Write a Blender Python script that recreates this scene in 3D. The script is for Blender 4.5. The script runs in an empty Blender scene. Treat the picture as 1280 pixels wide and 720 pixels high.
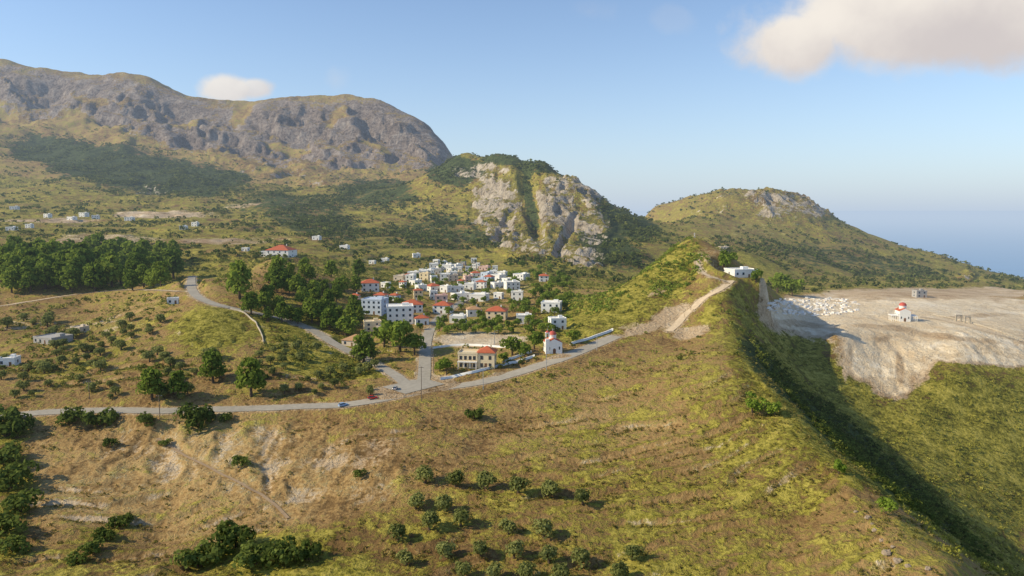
import bpy, math, random
import numpy as np
from mathutils import Vector
rnd=random.Random(7); rng=np.random.default_rng(7)
S=bpy.context.scene; COL=S.collection
F=900.0; PIT=math.atan(98/900.0); cp=math.cos(PIT); sp=math.sin(PIT); CZ=450.0
def pdir(px,py):
    a=(px-640)/F; b=(360-py)/F; den=cp+b*sp
    return a/den,(b*cp-sp)/den
# ---------------- numpy noise
def _h(ix,iy,seed):
    n=(ix.astype(np.int64)*374761393+iy.astype(np.int64)*668265263+seed*974711)&0xffffffff
    n=((n^(n>>13))*1274126177)&0xffffffff
    n=n^(n>>16)
    return (n&0xffff)/65535.0*2*np.pi
def perlin(x,y,seed=0):
    ix=np.floor(x); iy=np.floor(y); fx=x-ix; fy=y-iy
    def g(a,b):
        t=_h(ix+a,iy+b,seed); return np.cos(t)*(fx-a)+np.sin(t)*(fy-b)
    w=fx*fx*fx*(fx*(fx*6-15)+10); v=fy*fy*fy*(fy*(fy*6-15)+10)
    a=g(0,0)*(1-w)+g(1,0)*w; b=g(0,1)*(1-w)+g(1,1)*w
    return (a*(1-v)+b*v)*1.5
def fbm(x,y,o=4,seed=0):
    s=0;a=1;t=0
    for i in range(o):
        s=s+a*perlin(x,y,seed+i); t+=a; a*=.5; x=x*2.03+7.1; y=y*2.03+3.7
    return s/t
def ridged(x,y,o=4,seed=0):
    s=0;a=1;t=0
    for i in range(o):
        s=s+a*(1-np.abs(perlin(x,y,seed+i))*1.6); t+=a; a*=.5; x=x*2.03+7.1; y=y*2.03+3.7
    return s/t
def sstep(a,b,x):
    t=np.clip((x-a)/(b-a),0,1); return t*t*(3-2*t)
# ---------------- control points (px,py,distance)
CPT="""0 720 185;200 720 184;400 720 183;600 720 180;800 720 178;1000 720 168;1100 720 160;1185 720 155
0 660 212;200 660 217;400 660 212;600 660 205;800 660 203;1000 660 193;1120 660 178
0 600 242;200 600 245;400 600 241;600 600 235;800 600 230;900 600 222;1000 600 212;1060 600 205
0 550 268;200 550 271;400 550 269;600 550 266;800 550 258;900 550 248;960 540 245;1000 530 250
20 518 290;200 512 288;430 506 290;510 492 303;600 478 318;700 447 345;765 425 380
700 480 318;800 500 290;900 500 270;800 450 345;850 430 372;930 440 330;960 480 285;900 385 400;855 418 388;905 355 428
1000 510 332;1000 480 387;1000 450 427;1000 430 448;1000 414 465;1000 400 500;1000 380 570;1000 370 640;1050 422 450;1050 450 430;1050 400 505
1100 600 282;1100 560 345;1100 530 378;1100 490 406;1100 465 426;1100 440 448;1100 418 470;1100 400 506;1100 380 590;1100 368 660
1200 690 220;1200 650 278;1200 600 335;1200 560 365;1200 520 392;1200 480 411;1200 455 426;1200 431 446;1200 405 502;1200 385 590;1200 372 660
1280 720 246;1280 690 290;1280 640 328;1280 580 365;1280 520 398;1280 480 422;1280 446 446;1280 415 496;1280 395 590;1280 378 660
950 420 400;950 385 450;970 364 500
100 480 320;100 440 370;100 400 440;100 380 490;100 340 560;100 290 1000;100 260 1400;100 225 1850
0 480 320;0 440 372;0 390 460;0 350 540;0 290 950;0 260 1350;0 230 1800;0 180 2300
-150 480 330;-150 400 450;-150 340 560;-150 290 950;-150 240 1700;-350 460 350;-350 380 480;-350 280 1000;-350 200 2200
250 470 325;250 430 362;262 390 400;240 368 445;240 346 480;250 318 760;250 290 1000;250 265 1350;250 235 1800;250 205 2250
350 470 325;350 430 370;330 410 390;350 385 430;350 360 470;345 324 530;350 310 800;350 290 1050;350 262 1400;350 235 1850
430 470 335;430 430 385;430 400 430;430 370 490;430 345 600;430 320 800;430 290 1100;430 260 1500;430 230 1900
500 465 340;500 430 390;500 400 450;500 370 540;500 345 700;500 325 850;500 300 1050;500 270 1400;500 235 1850
600 455 345;600 425 400;600 400 465;600 370 580;600 345 730;600 330 850;600 310 1000;600 280 1250;600 250 1450;600 215 1600
700 425 390;700 400 440;695 380 500;700 360 600;700 345 720;700 330 830;690 310 950;690 260 1230;690 215 1450
740 300 1050;740 330 850;800 310 950;650 300 1050;650 250 1320
580 191 1750;620 192 1650;650 196 1580;685 205 1500;720 227 1440;740 241 1400;770 259 1340;800 274 1280;835 292 1180
0 75 3200;60 88 3150;110 95 3100;150 91 3100;185 97 3050;225 117 3000;270 128 2950;310 126 2950;345 121 2950;400 121 2900;440 117 2900;480 125 2850;510 142 2790;540 165 2720;565 190 2620;-150 68 3250;-350 60 3300
0 140 2850;100 142 2750;200 175 2520;300 195 2430;400 205 2380;480 212 2300;540 205 2300
60 108 3030;200 130 2850;300 155 2700;400 160 2650;480 168 2560;530 182 2500
705 405 430;760 372 460;800 342 490;840 311 518;868 297 530;905 318 480;930 346 450;780 400 412;820 375 430;850 350 455;730 412 402
815 263 2000;870 248 2000;930 242 1950;985 243 1900;1020 256 1850;1060 282 1800;1130 305 1750;1200 330 1700;1280 352 1650
1100 350 1150;1100 320 1450;1000 340 1000;1000 300 1450;930 315 1000;930 280 1500;1200 366 800;1200 355 1100;1280 372 800;1280 362 1100;1050 362 760;860 275 1500"""
CZT="""-380 45 108;100 45 112;640 45 114;1200 45 118;1660 45 135;-380 80 105;0 80 106;400 80 107;800 80 107;1100 80 105;1300 80 118;1660 80 130
-380 120 102;0 130 101;400 125 102;800 120 102;1050 120 97;1240 120 98;1660 150 135;-380 200 96;-380 280 88;-200 290 86
1580 300 165;1580 400 160;1580 430 105;1580 520 98;1580 720 92
250 540 62;250 620 58;345 600 55;345 680 52;150 640 56;80 680 50
870 600 45;870 700 75;870 850 90;800 560 58;800 700 72;760 530 63;930 560 58;930 700 75;1000 800 88
1660 800 120;1660 1100 210;1660 1700 400;1660 2200 500
850 2600 470;1000 2600 480;1200 2600 490;1600 2800 510;850 4500 520;1200 4500 530;1600 4500 540;700 4500 520;850 7500 600;1300 7500 600;1660 7500 600
600 2000 30;700 1800 110;780 1700 170;620 2800 300;720 2600 440;560 3200 100;620 3600 480
0 4200 -250;300 4000 -150;500 3800 50;-380 4200 -200;0 6000 300;300 5800 350;-380 6000 350;0 7500 600;400 7500 600;-380 7500 600"""
pts=[]
for l in CPT.replace('\n',';').split(';'):
    a=[float(v) for v in l.split()]; u,s=pdir(a[0],a[1]); pts.append((u,a[2],s))
for l in CZT.replace('\n',';').split(';'):
    a=[float(v) for v in l.split()]; pts.append(((a[0]-640)/F,a[1],-a[2]/a[1]))
pts=np.array(pts); KU,KL,CC=8.0,4.5,.12
cx=np.stack([pts[:,0]*KU,np.log(pts[:,1])*KL],1); n=len(cx)
r=np.sqrt(((cx[:,None]-cx[None])**2).sum(2)+CC*CC)-CC
A=np.zeros((n+3,n+3)); A[:n,:n]=r-np.eye(n)*0.008; A[:n,n]=1; A[:n,n+1:]=cx; A[n,:n]=1; A[n+1:,:n]=cx.T
W=np.linalg.solve(A,np.concatenate([pts[:,2],[0,0,0]]))
R,C=1250,780; L0,L1=math.log(45),math.log(7500); U0,U1=-1.13,1.13
lv=np.linspace(L0,L1,R); uv=np.linspace(U0,U1,C)
S0=np.zeros((R,C))
qu=(uv*KU).astype(np.float32)
for i in range(R):
    q=lv[i]*KL
    rr=np.sqrt((qu[:,None]-cx[:,0].astype(np.float32)[None])**2+np.float32(1)*((q-cx[:,1])**2)[None].astype(np.float32)+CC*CC)-CC
    S0[i]=rr@W[:n]+W[n]+W[n+1]*uv*KU+W[n+2]*q
Y=np.exp(lv)[:,None]*np.ones((1,C)); X=Y*uv[None]; Z=CZ+S0*Y
def topix(Zz):
    s=(Zz-CZ)/Y; b=(s*cp+sp)/(cp-s*sp); a=uv[None]*(cp+b*sp)
    return 640+a*F,360-b*F
PX,PY=topix(Z)
# ---------------- land cover masks
green=.45+np.zeros((R,C)); rock=np.zeros((R,C)); soil=np.zeros((R,C)); forest=np.zeros((R,C)); cleft=np.zeros((R,C)); bank=np.zeros((R,C))
MK={'g':green,'r':rock,'s':soil,'f':forest,'c':cleft,'b':bank}
green[Y>600]=.67; green[Y>1900]=.45
wob=fbm(PX/60,PY/45,4,31)+.5*fbm(PX/14,PY/10,3,32)
def E(k,val,px,py,rx,ry,rot=0,d0=0,d1=1e5,soft=.5):
    c,s_=math.cos(math.radians(rot)),math.sin(math.radians(rot))
    dx=PX-px; dy=PY-py
    q=np.sqrt(((dx*c+dy*s_)/rx)**2+((-dx*s_+dy*c)/ry)**2)+wob*.35
    m=(1-sstep(1-soft,1+soft*.4,q))*((Y>d0)&(Y<d1))
    M=MK[k]; M+= (val-M)*m
for a in [('g',.26,250,600,330,95,0,0,300),('s',.36,320,580,230,56,8,0,300),('b',1,300,575,260,62,6,0,300),('s',.30,120,620,110,50,0,0,300),('g',.42,720,520,260,60,8,0,345),
 ('g',.58,760,660,300,100,0,0,300),('g',.66,480,690,120,60,0,0,300),('s',.38,450,580,80,40,-25,0,300),('g',.75,0,620,45,120,0,0,300),('g',.8,340,700,130,40,0,0,300),('g',.6,120,690,70,40,-30,0,300),
 ('g',.62,980,560,120,90,40,0,300),('g',.97,1080,540,260,70,42,200,480),('f',.62,1075,562,230,22,41,200,380),('f',.6,950,445,50,14,48,300,430),('g',1.05,1230,560,150,130,0,250,510),  # forest masks: dark ravine bushes, laid to deepen the ridge shadow in colour
 ('s',1.4,1180,398,260,36,0,424,700),('s',1.4,1012,391,56,24,0,424,700),('s',1.3,1098,446,70,34,12,340,520),('s',1.15,1115,478,30,30,30,340,520),('s',1.25,1220,441,140,18,5,340,540),('g',.2,1150,372,200,10,0,500,900),('s',.8,1180,366,190,8,0,550,1100),
 ('s',.85,1110,410,60,5,5,424,640),('s',.9,1220,395,60,4,-3,424,640),('s',.85,1180,420,70,4,6,424,640),('s',.75,1060,455,6,24,12,340,480),('s',.75,1125,458,6,26,-6,340,480),('s',.8,1000,404,40,5,8,424,640),
 ('g',.97,780,362,125,52,-32,375,560),('s',.7,862,416,34,9,-15,350,420),('s',.8,838,396,34,15,-25,350,470),('s',.75,800,412,26,8,-10,350,430),('s',.5,890,320,26,13,20,420,600),('s',.55,822,364,24,7,-30,400,470),('s',.5,785,408,20,5,-15,370,430),
 ('s',.9,595,425,70,10,0,370,440),('s',.42,600,360,90,20,0,500,850),('s',.3,560,400,80,15,0,420,600),
 ('g',.92,268,412,62,30,0,330,430),('s',.0,270,420,60,30,0,330,430),('g',.5,90,430,120,40,0,330,470),('s',.3,90,405,120,16,0,380,480),('g',.85,400,440,100,50,30,330,480),
 ('s',.7,190,268,80,5,0,900,1700),('s',.55,130,298,110,7,0,700,1100),('s',.5,290,300,90,6,0,700,1200),('s',.4,60,275,70,6,0,800,1500),('s',.5,330,255,60,6,0,900,1900),
 ('f',.9,160,210,140,30,8,1500,2700),('f',.8,60,185,60,22,0,1700,2700),('f',.8,260,225,60,25,0,1500,2500),('f',.6,380,270,110,30,15,900,2000),('f',.75,570,215,50,25,0,1300,2500),('f',.7,650,203,60,10,10,1300,1700),('f',.75,785,278,60,20,28,1000,1500),('f',.8,765,312,60,25,20,800,1200),('f',.55,560,290,80,30,0,900,1500),('f',.6,470,240,70,25,0,1300,2300),  # far left woods: their dark colour also stands in for cloud shadow
 ('r',.9,60,112,150,36,5,2300,3600),('r',.95,200,136,120,40,12,2200,3600),('r',1.05,290,164,135,44,10,2100,3600),('r',1.05,410,160,160,54,0,2000,3600),('r',1.05,500,160,80,48,30,2100,3600),('r',.9,440,196,110,22,4,1800,2600),('r',.6,390,222,80,14,5,1700,2500),('r',.6,190,235,30,22,0,1500,2500),
 ('r',.35,120,122,50,6,10,2300,3600),('r',.3,360,182,36,5,12,2100,3600),('r',.35,470,184,26,5,18,2100,3600),('r',.35,230,152,24,8,-15,2200,3600),('r',.3,300,140,12,24,35,2200,3600),('r',.35,420,150,10,22,35,2100,3600),
 ('r',1.0,706,258,48,54,35,700,1700),('r',.95,620,256,42,46,15,700,1700),('r',.85,650,304,50,20,24,700,1500),('r',.85,714,314,52,18,16,700,1500),('r',.85,744,284,24,30,20,700,1500),('r',.7,606,214,46,14,0,900,1800),
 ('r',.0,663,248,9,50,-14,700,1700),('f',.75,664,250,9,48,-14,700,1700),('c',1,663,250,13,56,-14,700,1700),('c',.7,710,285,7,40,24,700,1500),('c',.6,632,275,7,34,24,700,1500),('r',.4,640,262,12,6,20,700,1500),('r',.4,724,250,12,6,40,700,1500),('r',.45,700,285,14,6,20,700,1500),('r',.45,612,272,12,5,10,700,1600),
 ('g',.60,960,285,200,70,6,1000,2100),('r',.95,975,256,90,20,5,1400,2100),('r',.5,910,262,60,12,-5,1400,2100),('r',.5,1010,282,50,12,20,1200,2000),('s',.3,940,290,80,24,0,1000,1900),('f',.5,1060,325,160,20,10,900,1700),('r',.8,1210,345,15,8,0,1000,1800)]:
    E(*a)
# ---------------- relief
flat=np.clip(soil*1.1,0,1)*(Y<900)
amp=(1-.75*flat)
near=1-sstep(300,380,Y)
lf=(PX<490)*(Y>300)*(1-sstep(430,500,Y))*(1-sstep(.85,.92,green))
tm=np.maximum(near*(PX<1120)*(1-bank)*(X<np.interp(Y,[150,330,430],[92,104,120])),lf)*sstep(-.25,.1,fbm(X/70,Y/40,3,6))
q=(Y-.22*X+fbm(X/90,Y/60,3,5)*24)/np.where(lf>0,13,14.0); fr=q-np.floor(q)
Z+=tm*(sstep(.74,1,fr)-fr)*np.where(lf>0,2.0,2.0)
edge=tm*sstep(.74,.80,fr)*(1-sstep(.88,.96,fr))*sstep(-.3,.05,fbm(X/40,Y/20,3,66))
soil+=edge*.42; green+=tm*.2*(1-sstep(.0,.3,fr)); green-=edge*.15
Z+=near*amp*(fbm(X/40,Y/40,3,1)*1.5+fbm(X/8,Y/8,3,2)*.6+fbm(X/2.6,Y/2.6,2,3)*.3)
gl=ridged(X/13+fbm(X/20,Y/20,2,51)*.6,Y/40,3,52); Z+=bank*(gl-.65)*2.3+bank*fbm(X/5,Y/5,3,53)*.7
soil+=bank*np.clip((.62-gl)*.6,-.1,.2)
mid=sstep(300,380,Y)*(1-sstep(700,1000,Y))
Z+=mid*amp*(fbm(X/55,Y/55,4,4)*3+fbm(X/9,Y/9,3,6)*.5)
sb=(Y>385)*(Y<475)*(X>150)*np.clip(soil,0,1); Z+=sb*((ridged(X/12,Y/30,3,71)-.65)*1.7+fbm(X/4,Y/4,3,72)*.7)
Z+=(soil>.7)*(Y>470)*(Y<640)*(X>150)*(fbm(X/18,Y/18,4,73)*1.1)
far=sstep(700,1100,Y)
Z+=far*(fbm(X/230,Y/230,5,8)*22*sstep(900,2000,Y)+fbm(X/90,Y/90,4,9)*7)
pl=sstep(560,760,Y)*(1-sstep(1500,1900,Y))*(PX<600)*(1-np.clip(rock,0,1))
q=Z/5.5+fbm(X/120,Y/120,3,61)*.9; fr=q-np.floor(q); Z+=pl*(sstep(.7,1,fr)-fr)*5.5*.6
ed=pl*sstep(.6,.75,fr)*sstep(-.1,.2,fbm(X/150,Y/150,2,62)); soil+=ed*.28; green-=ed*.12
wx=X+fbm(X/160,Y/160,3,12)*60; wy=Y+fbm(X/160,Y/160,3,13)*60
sc=np.clip(Y/2600,.45,1.2)
rx_=wx*.7+wy*.7; ry_=-wx*.7+wy*.7
big=(Y>1900)
rk1=np.clip(rock,0,1)
cr=(ridged(rx_/260,ry_/520,4,21)-.62)*np.where(big,84,48)+(ridged(wx/np.where(big,90,60),wy/120,4,22)-.62)*np.where(big,28,44)+(ridged(X/np.where(big,30,18),Y/30,3,23)-.6)*np.where(big,14,24)
crest=np.interp(PX,[-350,-150,0,60,110,150,185,225,270,310,345,400,440,480,510,540,565],[60,68,75,88,95,91,97,117,128,126,121,121,117,125,142,165,190])
damp=1-.88*sstep(.1,.9,np.clip(1-(PY-crest)/34,0,1))*big*(PX<590)
Z+=rk1*sc*np.where(big,sc,.75)*cr*(Y>700)*damp
gul=(ridged(rx_/230,ry_/420,4,41)-.65)
Z+=gul*46*sstep(2000,2500,Y)*damp
q=(Z+fbm(X/150,Y/150,3,25)*30+X*.22)/(42*sc); fr=q-np.floor(q)
Z+=rk1*(Y>700)*(sstep(.45,.95,fr)-fr)*42*sc*np.where(big,.62,.5)*np.where(big,.2+.8*damp,1)
Z-=cleft*16
# ---------------- terrain lookup
DU=(U1-U0)/(C-1); DL=(L1-L0)/(R-1)
def height(x,y):
    fu=(x/y-U0)/DU; fl=(math.log(y)-L0)/DL
    i=min(max(int(fl),0),R-2); j=min(max(int(fu),0),C-2); a=fl-i; b=fu-j
    return (Z[i,j]*(1-b)+Z[i,j+1]*b)*(1-a)+(Z[i+1,j]*(1-b)+Z[i+1,j+1]*b)*a
def hit(px,py,dmin=45,dmax=7000):
    u,s=pdir(px,py); fu=(u-U0)/DU; j=min(max(int(fu),0),C-2); b=fu-j
    col=((Z[:,j]*(1-b)+Z[:,j+1]*b)-CZ)/Y[:,0]
    i0=max(int((math.log(dmin)-L0)/DL),1)
    ok=np.nonzero((col[i0:]>=s))[0]
    i=i0+ok[0] if len(ok) else R-1
    y=Y[i,0]
    if i>i0:
        t=(s-col[i-1])/max(col[i]-col[i-1],1e-9); t=min(max(t,0),1); y=Y[i-1,0]+(Y[i,0]-Y[i-1,0])*t
    y=min(y,dmax)
    return Vector((u*y,y,height(u*y,y)))
def spline(p,step=4):
    out=[]
    for i in range(len(p)-1):
        p0=p[max(i-1,0)];p1=p[i];p2=p[i+1];p3=p[min(i+2,len(p)-1)]
        m=max(2,int(math.dist(p1,p2)/step))
        for k in range(m):
            t=k/m
            out.append([.5*((2*b)+(-a+c)*t+(2*a-5*b+4*c-d)*t*t+(-a+3*b-3*c+d)*t**3) for a,b,c,d in zip(p0,p1,p2,p3)])
    out.append(list(p[-1])); return out
def line3(pix,sm=6,step=4,dmin=200):
    q=np.array([hit(a,b,dmin) for a,b in spline(pix,step)])
    for _ in range(sm):
        q[1:-1]=(q[:-2]+2*q[1:-1]+q[2:])/4
    L=[0]
    for i in range(len(q)-1): L.append(L[-1]+np.linalg.norm(q[i+1]-q[i]))
    m=max(3,int(L[-1]/1.5)); t=np.linspace(0,L[-1],m)
    return np.stack([np.interp(t,L,q[:,k]) for k in range(3)],1)
def flatten(ps,hw,blend,dz):
    D=np.full((R,C),1e9); T=np.zeros((R,C)); rad=hw+blend
    for x,y,z in ps:
        i=int((math.log(y)-L0)/DL); j=int((x/y-U0)/DU); dr=int(rad/(y*DL))+2; dc=int(rad/(y*DU))+2
        a,b,c,d=max(i-dr,0),min(i+dr,R),max(j-dc,0),min(j+dc,C)
        dd=np.hypot(X[a:b,c:d]-x,Y[a:b,c:d]-y); sub=D[a:b,c:d]; m=dd<sub
        sub[m]=dd[m]; T[a:b,c:d][m]=z
    w=1-sstep(hw,hw+blend,D); idx=w>0
    Z[idx]+=(T[idx]+dz-Z[idx])*w[idx]
    return D
ROADS=[('road','grey asphalt country road running left to right across the hillside','road',8.4,[(-60,524),(20,518),(110,513),(200,513),(300,511),(380,508),(430,506),(480,498),(520,489),(560,484),(600,478),(650,465),(700,448),(735,435),(770,420)]),
 ('road','broad paved apron where the lane and street meet the main road','road',17,[(492,488),(508,484),(525,480),(542,476)]),
 ('road','narrow paved lane climbing left from the junction to the hill','road',5.8,[(512,484),(496,470),(470,455),(440,441),(415,428),(390,412),(365,402),(330,393),(290,385),(258,377),(238,366),(236,356),(240,345)]),
 ('road','village street going up from the junction past the square','road',6,[(529,478),(531,465),(531,440),(534,418),(545,400),(560,388),(575,378),(590,370),(610,364)]),
 ('track','pale track winding up the ridge to the white building','track',4.4,[(836,414),(846,408),(851,400),(857,392),(868,385),(874,376),(884,369),(902,361),(914,351)]),
 ('path','short pale path from the ridge track toward the peak','path',2.6,[(912,353),(898,348),(884,345),(874,338),(872,325)]),
 ('track','dirt farm track below the pine wood at left','track',3.5,[(-40,388),(30,378),(80,370),(130,364),(175,362),(225,364)]),
 ('track','pale dirt track leaving the plateau church toward the right edge','track',5,[(1150,396),(1175,399),(1200,405),(1225,411),(1255,420),(1300,434)]),
 ('path','faint dirt path slanting down the brown bank below the road','path',1.2,[(196,548),(225,566),(260,584),(300,604),(335,624),(360,648)])]
RD=[]
for nm,lab,cat,w,pix in ROADS:
    ps=line3(pix,10 if w>4.5 else 4); 
    zz=ps[:,2].copy()
    for _ in range(30): zz[1:-1]=(zz[:-2]+2*zz[1:-1]+zz[2:])/4
    ps[:,2]=zz
    D=flatten(ps,w/2+.8,5 if w>2.8 else 2.5,-.12); soil[:]=np.maximum(soil,(.6 if w>2 else .38)*(1-sstep(w/2+.6,w/2+3.5,D)))
    RD.append((nm,lab,w,ps))
# ---------------- helpers
def tag(o,label=None,cat=None,group=None,kind=None):
    if label:o['label']=label
    if cat:o['category']=cat
    if group:o['group']=group
    if kind:o['kind']=kind
    return o
def thing(name,label,cat,loc,rz=0,group=None,sc=1):
    o=bpy.data.objects.new(name,None); COL.objects.link(o); o.location=loc; o.rotation_euler=(0,0,rz); o.scale=(sc,sc,sc); o.empty_display_size=.2
    return tag(o,label,cat,group)
def npmesh(name,V,Q,mat,col=None,smooth=False,attr='col'):
    me=bpy.data.meshes.new(name); V=np.asarray(V,np.float32); Q=np.asarray(Q,np.int32); k=Q.shape[1]
    me.vertices.add(len(V)); me.vertices.foreach_set('co',V.ravel())
    me.loops.add(Q.size); me.loops.foreach_set('vertex_index',Q.ravel())
    me.polygons.add(len(Q)); me.polygons.foreach_set('loop_start',np.arange(0,Q.size,k,dtype=np.int32)); 
    if smooth: me.polygons.foreach_set('use_smooth',np.ones(len(Q),bool))
    me.update(calc_edges=True)
    if col is not None:
        a=me.attributes.new(attr,'FLOAT_COLOR','POINT'); a.data.foreach_set('color',np.asarray(col,np.float32).ravel())
    me.materials.append(mat); return me
def link(name,me,parent=None):
    o=bpy.data.objects.new(name,me); COL.objects.link(o)
    if parent:o.parent=parent
    return o
class MB:
    def __init__(s): s.v=[];s.f=[]
    def box(s,c,d,rz=0):
        n=len(s.v);cz,sz=math.cos(rz),math.sin(rz)
        for x,y,z in [(-1,-1,-1),(1,-1,-1),(1,1,-1),(-1,1,-1),(-1,-1,1),(1,-1,1),(1,1,1),(-1,1,1)]:
            x*=d[0]/2;y*=d[1]/2;z*=d[2]/2; s.v.append((c[0]+x*cz-y*sz,c[1]+x*sz+y*cz,c[2]+z))
        for f in [(0,3,2,1),(4,5,6,7),(0,1,5,4),(1,2,6,5),(2,3,7,6),(3,0,4,7)]: s.f.append([n+i for i in f])
        return s
    def prism(s,poly,y0,y1,axis='y'):   # poly in (x,z) extruded along y (or (y,z) along x)
        n=len(s.v);k=len(poly)
        for t in (y0,y1):
            for a,b in poly: s.v.append((a,t,b) if axis=='y' else (t,a,b))
        s.f.append([n+i for i in range(k)]);s.f.append([n+k+i for i in reversed(range(k))])
        for i in range(k): j=(i+1)%k; s.f.append([n+i,n+k+i,n+k+j,n+j])
        return s
    def hip(s,w,d,h,z,th=.2,ox=0,oy=0,inset=None):
        n=len(s.v); i_=min(w,d)/2 if inset is None else inset
        for zz in (z,z+th):
            for x,y in [(-w/2,-d/2),(w/2,-d/2),(w/2,d/2),(-w/2,d/2)]: s.v.append((ox+x,oy+y,zz))
        if w>=d: rg=[(-(w/2-i_),0),(w/2-i_,0)]
        else: rg=[(0,-(d/2-i_)),(0,d/2-i_)]
        for x,y in rg: s.v.append((ox+x,oy+y,z+th+h))
        s.f.append([n+3,n+2,n+1,n])
        for i in range(4): j=(i+1)%4; s.f.append([n+i,n+j,n+4+j,n+4+i])
        a,b=n+8,n+9
        if w>=d: s.f+= [[n+4,n+5,b,a],[n+5,n+6,b],[n+6,n+7,a,b],[n+7,n+4,a]]
        else: s.f+= [[n+4,n+5,a],[n+5,n+6,b,a],[n+6,n+7,b],[n+7,n+4,a,b]]
        return s
    def lathe(s,prof,c=(0,0,0),k=16):
        n=len(s.v)
        for r_,z in prof:
            for i in range(k): t=2*math.pi*i/k; s.v.append((c[0]+r_*math.cos(t),c[1]+r_*math.sin(t),c[2]+z))
        for a in range(len(prof)-1):
            for i in range(k): j=(i+1)%k; s.f.append([n+a*k+i,n+a*k+j,n+(a+1)*k+j,n+(a+1)*k+i])
        s.f.append([n+i for i in reversed(range(k))]); m=n+(len(prof)-1)*k; s.f.append([m+i for i in range(k)])
        return s
    def tube(s,p,q,r0,r1,k=7):
        p=Vector(p);q=Vector(q);d=(q-p).normalized();a=d.orthogonal().normalized();b=d.cross(a);n=len(s.v)
        for c,r_ in ((p,r0),(q,r1)):
            for i in range(k): t=2*math.pi*i/k; s.v.append(tuple(c+a*math.cos(t)*r_+b*math.sin(t)*r_))
        for i in range(k): j=(i+1)%k; s.f.append([n+i,n+j,n+k+j,n+k+i])
        s.f.append([n+i for i in reversed(range(k))]);s.f.append([n+k+i for i in range(k)])
        return s
    def mesh(s,name,mat):
        me=bpy.data.meshes.new(name);me.from_pydata(s.v,[],s.f);me.materials.append(mat);me.update();return me
    def build(s,name,mat,parent=None): return link(name,s.mesh(name,mat),parent)
# ---------------- materials
def nd(nt,t,**k):
    n=nt.nodes.new('ShaderNode'+t)
    for a,b in k.items():
        if a in n.inputs.keys(): n.inputs[a].default_value=b
        else: setattr(n,a,b)
    return n
def math_(nt,op,a,b=None,c=None):
    n=nt.nodes.new('ShaderNodeMath'); n.operation=op
    for i,v in enumerate((a,b,c)):
        if v is None: continue
        if isinstance(v,(int,float)): n.inputs[i].default_value=v
        else: nt.links.new(v,n.inputs[i])
    return n.outputs[0]
def mixc(nt,f,a,b,bt='MIX'):
    n=nt.nodes.new('ShaderNodeMix'); n.data_type='RGBA'; n.blend_type=bt
    for i,v in ((0,f),(6,a),(7,b)):
        if isinstance(v,(int,float)): n.inputs[i].default_value=v
        elif isinstance(v,tuple): n.inputs[i].default_value=(*v,1) if len(v)==3 else v
        else: nt.links.new(v,n.inputs[i])
    return n.outputs[2]
def ss(nt,v,a,b):
    n=nt.nodes.new('ShaderNodeMapRange'); n.interpolation_type='SMOOTHSTEP'
    nt.links.new(v,n.inputs[0]); n.inputs[1].default_value=a; n.inputs[2].default_value=b
    return n.outputs[0]
def ramp(nt,v,*st):
    n=nt.nodes.new('ShaderNodeValToRGB'); nt.links.new(v,n.inputs[0]); e=n.color_ramp.elements
    while len(e)<len(st): e.new(.5)
    for i,(p,c) in enumerate(st): e[i].position=p; e[i].color=(*c,1)
    return n.outputs[0]
def noise(nt,vec,scale,detail=4,rough=.55):
    n=nd(nt,'TexNoise',Scale=scale,Detail=detail,Roughness=rough)
    if vec is not None: nt.links.new(vec,n.inputs['Vector'])
    return n.outputs[0]
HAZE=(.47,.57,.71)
def paint_haze(m,shader,hz=13500.0,hc=HAZE):  # haze glow painted into the surface, growing with distance from the camera position
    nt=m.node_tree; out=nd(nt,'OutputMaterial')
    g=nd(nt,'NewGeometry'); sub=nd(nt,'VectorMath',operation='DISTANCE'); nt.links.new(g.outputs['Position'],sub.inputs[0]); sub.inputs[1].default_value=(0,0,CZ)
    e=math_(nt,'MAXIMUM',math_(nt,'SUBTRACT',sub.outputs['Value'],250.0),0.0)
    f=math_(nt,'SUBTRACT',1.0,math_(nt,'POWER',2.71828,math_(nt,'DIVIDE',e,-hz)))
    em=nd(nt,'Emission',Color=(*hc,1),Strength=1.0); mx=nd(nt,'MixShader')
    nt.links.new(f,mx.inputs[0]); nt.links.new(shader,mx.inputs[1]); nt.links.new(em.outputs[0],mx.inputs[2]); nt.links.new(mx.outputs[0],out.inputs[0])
    try: m.cycles.emission_sampling='NONE'
    except Exception: pass
    return m
def newmat(name):
    m=bpy.data.materials.new(name); m.use_nodes=True; m.node_tree.nodes.clear(); return m
def plain(name,col,rough=.8,var=.25,scale=1.2,metal=0,spec=.3):
    m=newmat(name); nt=m.node_tree; g=nd(nt,'NewGeometry')
    nv=noise(nt,g.outputs['Position'],scale,3,.6); nv2=noise(nt,g.outputs['Position'],scale*.13,2)
    v=math_(nt,'ADD',math_(nt,'MULTIPLY',nv,.6),math_(nt,'MULTIPLY',nv2,.4))
    lo=tuple(c*(1-var) for c in col); hi=tuple(min(1,c*(1+var)) for c in col)
    b=nd(nt,'BsdfPrincipled',Roughness=rough,Metallic=metal); b.inputs['Specular IOR Level'].default_value=spec
    nt.links.new(ramp(nt,v,(.3,lo),(.7,hi)),b.inputs['Base Color'])
    return paint_haze(m,b.outputs[0])
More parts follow.
